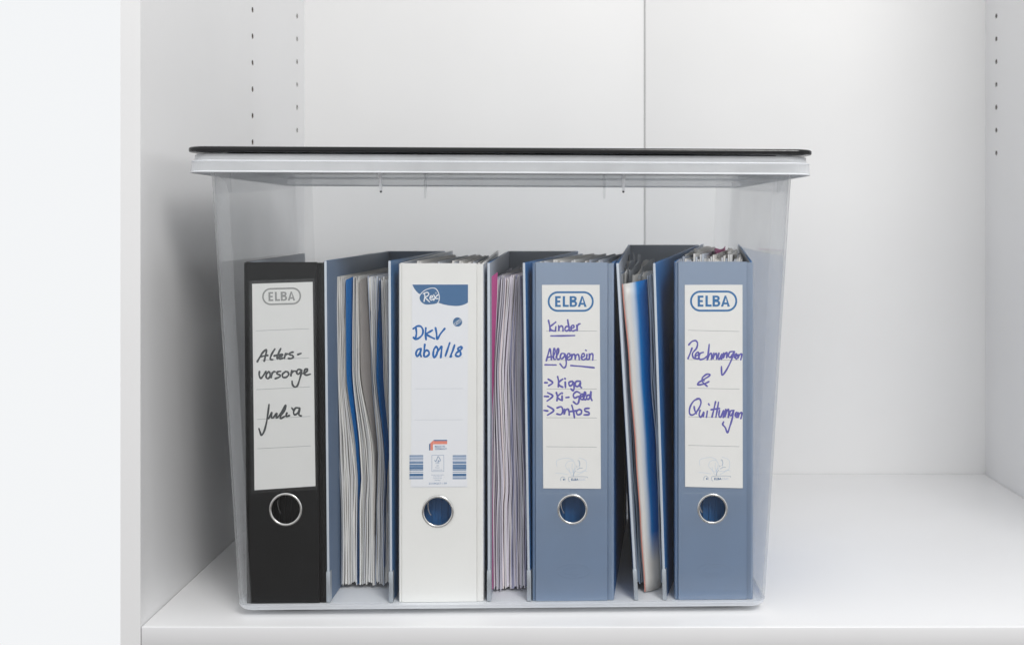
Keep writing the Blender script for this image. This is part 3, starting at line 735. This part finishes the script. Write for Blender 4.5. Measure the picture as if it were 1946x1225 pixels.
K2 = [[(55, 140), (80, 140)], [(90, 105), (136, 140), (95, 170)], [(185, 80), (195, 130), (192, 182)], [(236, 105), (196, 138), (204, 168), (236, 186)], [(262, 135), (264, 188)], [(258, 98), (262, 102)],
      [(334, 126), (300, 138), (306, 172), (330, 164), (345, 134), (352, 190), (342, 222), (320, 204)], [(412, 126), (372, 130), (364, 170), (394, 178), (416, 136), (412, 176), (426, 192)],
      [(52, 278), (92, 280)], [(85, 242), (136, 275), (80, 325)], [(172, 240), (182, 280), (178, 322)], [(216, 250), (182, 286), (216, 316)], [(230, 275), (230, 320)], [(229, 244), (232, 248)], [(270, 291), (298, 288)],
      [(410, 246), (376, 232), (344, 262), (358, 296), (400, 280), (398, 335), (378, 358), (345, 334)], [(418, 288), (442, 275), (436, 254), (416, 270), (418, 306), (442, 312)], [(446, 302), (468, 252), (456, 236), (448, 290), (460, 314), (476, 306)],
      [(512, 264), (482, 274), (482, 306), (506, 300), (522, 228), (520, 290), (532, 320)],
      [(48, 420), (85, 425)], [(85, 376), (146, 420), (85, 466)], [(180, 395), (222, 384), (238, 425), (218, 462), (178, 456)], [(256, 410), (250, 462), (262, 425), (286, 406), (300, 430), (302, 466)],
      [(328, 370), (345, 430), (355, 495)], [(312, 432), (376, 424)], [(406, 410), (376, 430), (386, 464), (420, 456), (427, 426), (406, 410)], [(502, 400), (462, 405), (464, 428), (500, 442), (500, 464), (454, 466)]]
pen(card, [(K1, 3.1, T1), (K2, 3.4, T2)], d, pl, M['pen_violet'])
elba_foot(card, T2, d, pl)
spine_relief(sp, 1090, 1085, 1024, 1154, 936, d, py)

root, sp, py, d = spine_binder('grey-blue lever arch binder with violet words around an ampersand on its label',
    M['blue'], [M['navy'], M['lining_pale']], PX(1282, 1.043), PX(1432, 1.044), 0.1500, 0.1955, (1354, 966, 26), 0.3262, zback=0.337, papers=0.331)
pl = lambda x: py(x) - 0.0007
card = label_card(root, [(1301.8, 923.5), (1411.5, 927), (1411, 541), (1301, 541)], d, py, M['card'])
v, f = logo_word(1356, 571.8, 90, d, pl); obj('logo', v, f, M['ink_elba'], card)
rules(card, [(1307.5, 627, 1404.5, 629.5), (1307.5, 682.5, 1404, 684), (1307.5, 736.5, 1405, 739), (1308, 791, 1405, 793.3), (1307.5, 845, 1405, 848)], d, pl, M['ink_line'], 0.8)
T1, T2 = (1295, 540, 6.128), (1295, 730, 6.128)
R1 = [[(84, 702), (118, 666), (162, 654), (186, 686), (172, 745), (128, 800), (136, 850), (160, 862)], [(122, 740), (100, 800), (75, 862)], [(158, 838), (196, 815), (192, 786), (166, 808), (160, 850), (184, 866), (206, 850)],
      [(252, 790), (216, 804), (200, 848), (218, 874), (262, 862), (296, 838)], [(322, 700), (312, 790), (298, 882), (320, 822), (346, 800), (352, 840), (345, 872)], [(376, 800), (364, 868), (382, 825), (406, 805), (408, 870)],
      [(436, 800), (425, 850), (440, 872), (472, 808), (466, 870)], [(492, 800), (485, 860), (502, 818), (528, 790), (526, 852)],
      [(615, 782), (566, 786), (545, 828), (568, 850), (600, 806), (614, 786), (572, 900), (520, 1000), (475, 1056), (466, 1010), (465, 958)], [(616, 850), (645, 828), (636, 808), (618, 838), (640, 868)], [(662, 820), (654, 862), (672, 825), (698, 808), (700, 838), (690, 876)],
      [(245, 1135), (275, 1165), (298, 1184)], [(318, 1130), (290, 1145), (240, 1162), (188, 1166), (200, 1140), (260, 1104), (318, 1068), (328, 1046), (290, 1046), (246, 1080), (242, 1106), (262, 1118)]]
R2 = [[(196, 164), (144, 188), (104, 248), (90, 318), (110, 352), (152, 340), (200, 280), (226, 212), (210, 166), (180, 162)], [(146, 255), (154, 300), (172, 336)], [(216, 300), (205, 352), (226, 378), (258, 318), (252, 372)], [(300, 310), (290, 378)], [(315, 225), (322, 238)],
      [(396, 200), (376, 290), (354, 378)], [(430, 208), (415, 300), (400, 378)], [(345, 292), (442, 278)], [(442, 300), (435, 360), (456, 378), (492, 300), (486, 382)], [(516, 290), (505, 378), (526, 312), (550, 290), (545, 382)],
      [(610, 302), (572, 308), (560, 350), (580, 362), (606, 312), (590, 400), (562, 490), (536, 560), (510, 502), (480, 465), (490, 435)], [(624, 362), (652, 345), (642, 325), (624, 350), (642, 382)], [(662, 330), (655, 388), (672, 345), (698, 325), (702, 352), (692, 396)]]
pen(card, [(R1, 3.2, T1), (R2, 3.2, T2)], d, pl, M['pen_violet'])
elba_foot(card, (1295 - 0.0, 730 + 0.3 - 30.5, 5.326), d, pl, 9, -6)
spine_relief(sp, 1357, 1083, 1296, 1428, 936, d, py)

# ---- binders standing with their open side to the front
def open_binder(label, outer, inner, edge, xf0, xf1, xb0, xb1, lean0, lean1, ztop, zback, yb=1.325, yf_off=0.0):
    xm = (xf0 + xf1) / 2
    root = empty('ring_binder', (xm, yfront(xm), Z0), label, 'binder', BGROUP)
    y0 = yfront(xm) + yf_off
    for xf, xb, s, ln in ((xf0, xb0, 1, lean0), (xf1, xb1, -1, lean1)):
        v, f = board(xf, y0, xb, yb, 0.0026, s, Z0, ztop, zback, ln, 0.0)
        c = obj('cover', v, f, [outer, inner, edge], root, fm=[0, 0, 2, 1, 0, 0]); bevel(c, 0.0006)
        # pressed metal rail on the lower front corner
        x_ = xf - s * 0.0006
        v, f = board(x_, y0 - 0.0007, lerp(x_, xb, 0.022), y0 + 0.006, 0.0038, s, Z0, Z0 + 0.029, Z0 + 0.029, ln)
        r_ = obj('edge_rail', v, f, M['edge_rail'], c); bevel(r_, 0.0005)
    v, f = hexa([(xb0, yb + 0.0005, Z0), (xb1, yb + 0.0005, Z0), (xb1, yb + 0.0035, Z0), (xb0, yb + 0.0035, Z0),
                 (xb0, yb + 0.0005, zback), (xb1, yb + 0.0005, zback), (xb1, yb + 0.0035, zback), (xb0, yb + 0.0035, zback)])
    s_ = obj('spine', v, f, [outer, inner], root, fm=[0, 0, 1, 0, 0, 0]); bevel(s_, 0.0006)
    return root

LN = lambda a, b_, dd=1.036: (PX(a, dd) - PX(b_, dd)) / 0.314   # lean from top px, bottom px
# second: white pages with blue and grey dividers
root = open_binder('open side of binder full of white paper with blue and grey dividers',
    M['blue_cover'], M['lining'], M['edge_pale'], PX(621.5, 1.034), PX(746, 1.035), -0.2265, -0.157, LN(615.5, 621.5), LN(743, 746), 0.3275, 0.3285)
ys = [525, 710, 860, 910, 960, 1112]; d0 = 1.074
Q = [[640, 640, 644, 646, 647, 648], [657, 658, 677, 681, 680.5, 680], [671, 669, 683, 686, 682, 681.5], [683, 686, 712, 714, 713, 712], [697, 707, 718, 716, 714, 713], [721, 715, 731, 733, 732, 731], [723.5, 729, 741, 737, 734, 732], [738, 738, 742, 740, 739.5, 739.5]]
bands = [(Q[0], Q[1], WHITE + COOL[:2]), (Q[2], Q[3], WHITE + COOL[:3]), (Q[4], Q[5], COOL + WHITE), (Q[6], Q[7], WHITE)]
V, Fc, C = sheets(bands, ys, d0, -0.222, -0.165, 1.285, 0.3105, 0.0125, 11)
obj('paper_stack', V, Fc, M['paper'], root, kind='stuff', cols=C)
for a, b_, m_, zt, zb_ in ((1, 2, 'div_blue', 0.3075, 0.013), (3, 4, 'div_grey', 0.3070, 0.06), (5, 6, 'div_blue', 0.3060, 0.03)):
    v, f, uvv = curled_sheet(Q[a], Q[b_], ys, d0 - 0.0035, d0 + 0.004, zt, zb_, slope=0.003)
    obj('divider', v, f, M[m_], root, smooth=False)
# fourth: lilac and blush pages, pink divider
root = open_binder('open side of a binder with lilac paper and one magenta divider, beside the white binder',
    M['navy'], M['lining_pale'], M['edge_pale'], PX(926.5, 1.036), PX(1008, 1.037), -0.0825, 0.0025, LN(925.5, 926.5), LN(998, 1008), 0.3255, 0.3285)
ys = [525, 710, 800, 925, 960, 1118]; d0 = 1.066
Q = [[931.5, 932, 933, 934, 934, 935], [945.5, 938.5, 935.5, 936, 936.5, 937.5], [960, 948, 952, 957, 954, 955], [978, 966, 968, 972, 970, 970], [990, 991, 994, 997, 998.5, 1000]]
bands = [(Q[1], Q[2], LILAC), (Q[2], Q[3], BLUSH + LILAC[:2]), (Q[3], Q[4], LILAC + COOL[:2])]
V, Fc, C = sheets(bands, ys, d0, -0.076, -0.004, 1.285, 0.3120, 0.0115, 23)
obj('paper_stack', V, Fc, M['paper'], root, kind='stuff', cols=C)
v, f, uvv = curled_sheet(Q[0], Q[1], ys, d0 - 0.008, d0 - 0.003, 0.3105, 0.0125, slope=0.005); obj('divider', v, f, M['div_pink'], root)
# sixth: leaning binder with a white and blue brochure in clear pockets
root = open_binder('open side of a leaning navy binder with a white and blue brochure in clear pockets',
    M['navy'], M['lining_pale'], M['edge_pale'], PX(1207, 1.038), PX(1266, 1.039), 0.0620, 0.1470, LN(1172, 1208), LN(1246, 1266), 0.3250, 0.3360)
ys = [535, 700, 860, 1000, 1120]; d0 = 1.068
Q = [[1176, 1184, 1195, 1202, 1209], [1183, 1197, 1209, 1218, 1226], [1230, 1237, 1246, 1253, 1256], [1241, 1249, 1257, 1261, 1263]]
bands = [(Q[0], Q[1], [(0.20, 0.26, 0.34), (0.30, 0.35, 0.42), (0.48, 0.50, 0.52), (0.14, 0.2, 0.3)]), (Q[2], Q[3], [(0.50, 0.58, 0.70), (0.42, 0.5, 0.62), (0.6, 0.66, 0.75)])]
V, Fc, C = sheets(bands, ys, d0, 0.062, 0.125, 1.285, 0.3135, 0.016, 31, hj=0.002)
obj('paper_stack', V, Fc, M['paper'], root, kind='stuff', cols=C)
v, f, uvv = curled_sheet(Q[1], Q[2], ys, d0 - 0.006, d0 + 0.008, 0.3040, 0.0095, slope=0.004)
br = obj('brochure', v, f, M['brochure'], root, uvs=uvv, smooth=True)
v, f, uvv = curled_sheet([q - 1.2 for q in Q[1]], [q + 0.6 for q in Q[1]], ys, d0 - 0.0068, d0 - 0.0062, 0.3042, 0.0095, nseg=2); obj('fold_edge', v, f, M['red'], br)
# crumpled tops of the clear pockets and loose leaves behind the brochure
rnd = random.Random(5)
for k in range(9):
    u = (k + 0.5) / 9; xa = lerp(PX(1184, d0), PX(1240, d0), u); V, Fc = [], []
    n = 12; y0_ = d0 + 0.010 + rnd.uniform(0, 0.01); lift = rnd.uniform(0.006, 0.019)
    for j in range(n + 1):
        t = j / n; y = lerp(y0_, 1.275, t); x = lerp(xa, lerp(0.068, 0.135, u) - 0.012, t) + 0.0022 * math.sin(9 * t + k * 1.7)
        zt = 0.309 + lift * (0.25 + 0.75 * t) + 0.002 * math.sin(14 * t + k)
        V += [(x, y, 0.27), (x + 0.0003, y, zt), (x + 0.0008, y, zt)]
    for j in range(n):
        a = 3 * j; Fc += [(a, a + 3, a + 4, a + 1), (a + 1, a + 4, a + 5, a + 2), (a + 2, a + 5, a + 3, a)]
    obj('loose_sheet', V, Fc, M['pocket'] if k % 3 else M['sheet'], root)
# loose sheets rising above the last binder's spine
last = [o for o in bpy.data.objects if o.get('label', '').startswith('grey-blue lever arch binder with violet')][0]
for k in range(8):
    u = (k + 0.5) / 8; V, Fc = [], []; n = 8; zt0 = rnd.uniform(0.329, 0.3365)
    for j in range(n + 1):
        t = j / n; y = lerp(1.10, 1.27, t); x = lerp(lerp(0.104, 0.160, u), lerp(0.150, 0.184, u), t) + 0.0025 * math.sin(7 * t + k * 2.1)
        z = zt0 + 0.0015 * math.sin(11 * t + k)
        V += [(x, y, 0.25), (x + 0.0004, y, z), (x + 0.001, y, z)]
    for j in range(n):
        a = 3 * j; Fc += [(a, a + 3, a + 4, a + 1), (a + 1, a + 4, a + 5, a + 2), (a + 2, a + 5, a + 3, a)]
    obj('loose_sheet', V, Fc, M['div_pink'] if k == 4 else M['sheet'], last)

# ------------------------------------------------------------------ the clear storage box
CX, CY = -0.0715, 1.1885
brot = math.radians(1.35)
bx = empty('storage_box', (CX, CY, 0), 'tall clear plastic storage box with a black lid, holding all the binders', 'storage box')
bx.rotation_euler = (0, 0, brot)
OB = Vector((0, 0, 0))
ORG[bx.name] = OB
HXb, HYb, HXt, HYt, RC = 0.2450, 0.1650, 0.2695, 0.1790, 0.014
def loop(hx, hy, r, z, n=8):
    L_ = []
    for qx, qy, a0 in ((1, 1, 0), (-1, 1, 90), (-1, -1, 180), (1, -1, 270)):
        for k in range(n + 1):
            a = math.radians(a0 + 90 * k / n); L_.append((qx * (hx - r) + r * math.cos(a), qy * (hy - r) + r * math.sin(a), z))
    return L_
def loft(loops, cap0=True, cap1=True, closed=False):
    V, Fc = [], []; n = len(loops[0])
    for L_ in loops: V.extend(L_)
    m_ = len(loops)
    for i in range(m_ if closed else m_ - 1):
        a, b_ = i * n, ((i + 1) % m_) * n
        for k in range(n):
            j = (k + 1) % n; Fc.append((a + k, a + j, b_ + j, b_ + k))
    if not closed:
        if cap0: Fc.append(tuple(range(n - 1, -1, -1)))
        if cap1: Fc.append(tuple(range((m_ - 1) * n, m_ * n)))
    return V, Fc
def wall_half(z):
    t = (z - 0.003) / 0.42; return lerp(HXb, HXt, t), lerp(HYb, HYt, t)
loops = []
rb = 0.0058; zb_ = 0.0056
for k in range(7):                       # outer rounded foot
    a = math.radians(90 * k / 6); ins = rb * (1 - math.sin(a)); z = zb_ + rb * (1 - math.cos(a)); hx, hy = wall_half(z)
    loops.append(loop(hx - ins, hy - ins, RC - ins * 0.6, z))
for i in range(1, 9):
    z = lerp(zb_ + rb, 0.4235, i / 8); hx, hy = wall_half(z); loops.append(loop(hx, hy, RC + 0.006 * i / 8, z))
th = 0.0021
for i in range(8, 0, -1):
    z = lerp(0.0128, 0.4235, i / 8); hx, hy = wall_half(z); loops.append(loop(hx - th, hy - th, RC - th + 0.006 * i / 8, z))
ri = 0.005; zi = 0.0082
for k in range(6, -1, -1):
    a = math.radians(90 * k / 6); ins = ri * (1 - math.sin(a)); z = zi + ri * (1 - math.cos(a)); hx, hy = wall_half(z)
    loops.append(loop(hx - th - ins, hy - th - ins, RC - th - ins * 0.6, z))
v, f = loft(loops)
nl = len(loops[0]); nw = len(f)
fm_ = []
for q in f:
    P4 = [v[i] for i in q]; zmx = max(p[2] for p in P4)
    ax_ = sum(abs(p[0]) for p in P4) / len(P4); ay_ = sum(abs(p[1]) for p in P4) / len(P4)
    ex_ = max(p[0] for p in P4) - min(p[0] for p in P4); ey_ = max(p[1] for p in P4) - min(p[1] for p in P4)
    if len(q) > 4: fm_.append(1)
    elif zmx < 0.0131: fm_.append(4)
    elif ex_ < 0.02 and ey_ < 0.02: fm_.append(2)
    elif ey_ > 0.1: fm_.append(3)
    else: fm_.append(0)
tub = obj('tub', v, f, [M['tub'], M['tub_base'], M['tub_thick'], M['tub_side'], M['tub_foot']], bx, smooth=True, org=OB, fm=fm_)
m_ = tub.modifiers.new('flat_faces', 'EDGE_SPLIT'); m_.split_angle = math.radians(35)
def bow(x): return 0.0016 * (1 - (x / 0.28) ** 2) - 0.0035 * x
# rim skirt
prof = [(0.0006, 0.4240), (0.0110, 0.4255), (0.0128, 0.4248), (0.0130, 0.4193), (0.0148, 0.4186), (0.0153, 0.4180), (0.0156, 0.4100), (0.0150, 0.4094),
        (0.0138, 0.4096), (0.0134, 0.4168), (0.0112, 0.4176), (0.0110, 0.4232), (0.0006, 0.4222)]
hx, hy = HXt - 0.003, HYt
loops = [[(x, y, z + bow(x) - 0.0016) for x, y, z in loop(hx + o_, hy + o_, RC + 0.001 + o_ * 0.3, z, 12)] for o_, z in prof]
v, f = loft(loops, closed=True); obj('rim', v, f, M['rim'], bx, smooth=False, org=OB)
# bright lips of the rim: the thick bead along its lower edge and the ledge bead
for o_, z, r_ in ((0.0152, 0.4093, 0.0009), (0.0146, 0.4189, 0.0008)):
    loops = []
    for k in range(8):
        a = 2 * math.pi * k / 8
        loops.append([(x, y, zz + bow(x) - 0.0016) for x, y, zz in loop(hx + o_ + r_ * math.cos(a), hy + o_ + r_ * math.cos(a), RC + 0.001 + o_ * 0.3, z + r_ * math.sin(a), 12)])
    v, f = loft(loops, closed=True); obj('rim_bead', v, f, M['rib'], bx, smooth=True, org=OB)
# lid
lp = [(-0.0170, 0.4225), (-0.0150, 0.4222), (-0.0120, 0.4228), (-0.0115, 0.4266), (0.0158, 0.4266), (0.0164, 0.4270), (0.0166, 0.4278), (0.0166, 0.4300), (0.0160, 0.4308), (0.0148, 0.4312), (-0.004, 0.4313), (-0.010, 0.4305)]
loops = [[(x, y, z + bow(x) - 0.0010) for x, y, z in loop(hx + o_, hy + o_, max(0.007, RC - 0.002 + o_ * 0.3), z, 12)] for o_, z in lp]
v, f = loft(loops); lid = obj('lid', v, f, M['lid'], bx, smooth=True, org=OB)
m_ = lid.modifiers.new('flat_faces', 'EDGE_SPLIT'); m_.split_angle = math.radians(40)
for xx in (0.2435, -0.2435):
    loops = [loop(0.009 - i * 0.002, 0.006 - i * 0.0012, 0.0035 - 0.0006 * i, 0.4313 + z - 0.002) for i, z in enumerate((0, 0.0012, 0.0018))]
    v, f = loft([[(x + xx, y - 0.165, z) for x, y, z in L_] for L_ in loops]); obj('lid_catch', v, f, M['lid'], lid, smooth=True, org=OB)
# stiffening ribs under the rim (front, back and ends)
def rib(px_, py_, dx, dy, zlow=0.3920):
    """fin at wall point, pointing along (dx, dy)"""
    t = 0.0012; tx, ty = dy * t, dx * t
    out = [(0.0002, 0.4225), (0.0105, 0.4220), (0.0108, 0.4085), (0.0050, 0.4030), (0.0022, zlow), (0.0002, zlow)]
    V = []
    for s in (-1, 1):
        for o_, z in out:
            w_ = wall_half(z); base_x = px_ if dx == 0 else dx * w_[0]; base_y = py_ if dy == 0 else dy * w_[1]
            V.append((base_x + dx * o_ + s * tx, base_y + dy * o_ + s * ty, z))
    n = len(out)
    Fc = [tuple(range(n)), tuple(range(2 * n - 1, n - 1, -1))] + [(k, (k + 1) % n, n + (k + 1) % n, n + k) for k in range(n)]
    return V, Fc
ribs = [(-0.1105, 0, 0, -1), (0.1105, 0, 0, -1), (-0.1105, 0, 0, 1), (0.1105, 0, 0, 1), (0, -0.10, 1, 0), (0, -0.10, -1, 0)]
for x, y, dx, dy in ribs:
    v, f = rib(x, y, dx, dy); rr_ = obj('rib', v, f, M['rib'] if dy == -1 else M['tub_thick'], bx, org=OB)
    if dy == -1:
        w_ = wall_half(0.3915)
        L_ = [[(x + a, -w_[1] - 0.0012 + q, 0.3915 + c) for a, c, q in [(0.0011 * math.cos(t) * s, 0.0013 * math.sin(t) * s, 0) for t in [2 * math.pi * k / 10 for k in range(10)]]] for s in (1.0, 0.6)]
        v, f = loft([[(p[0], p[1] + 0.001, p[2]) for p in L_[0]], [(p[0], p[1] - 0.0006, p[2]) for p in L_[1]]])
        obj('moulding_pip', v, f, M['foot'], rr_, org=OB)
# dark feet, widened to stand in for shade under the box
for x in (-0.195, 0.200):
    for y in (-0.132, 0.132):
        L_ = [[(x + 1.9 * r_ * math.cos(2 * math.pi * k / 20), y + 0.85 * r_ * math.sin(2 * math.pi * k / 20), z) for k in range(20)] for r_, z in ((0.016, 0.0), (0.017, 0.0012), (0.017, 0.0057))]
        v, f = loft(L_); obj('foot', v, f, M['foot'], bx, org=OB)
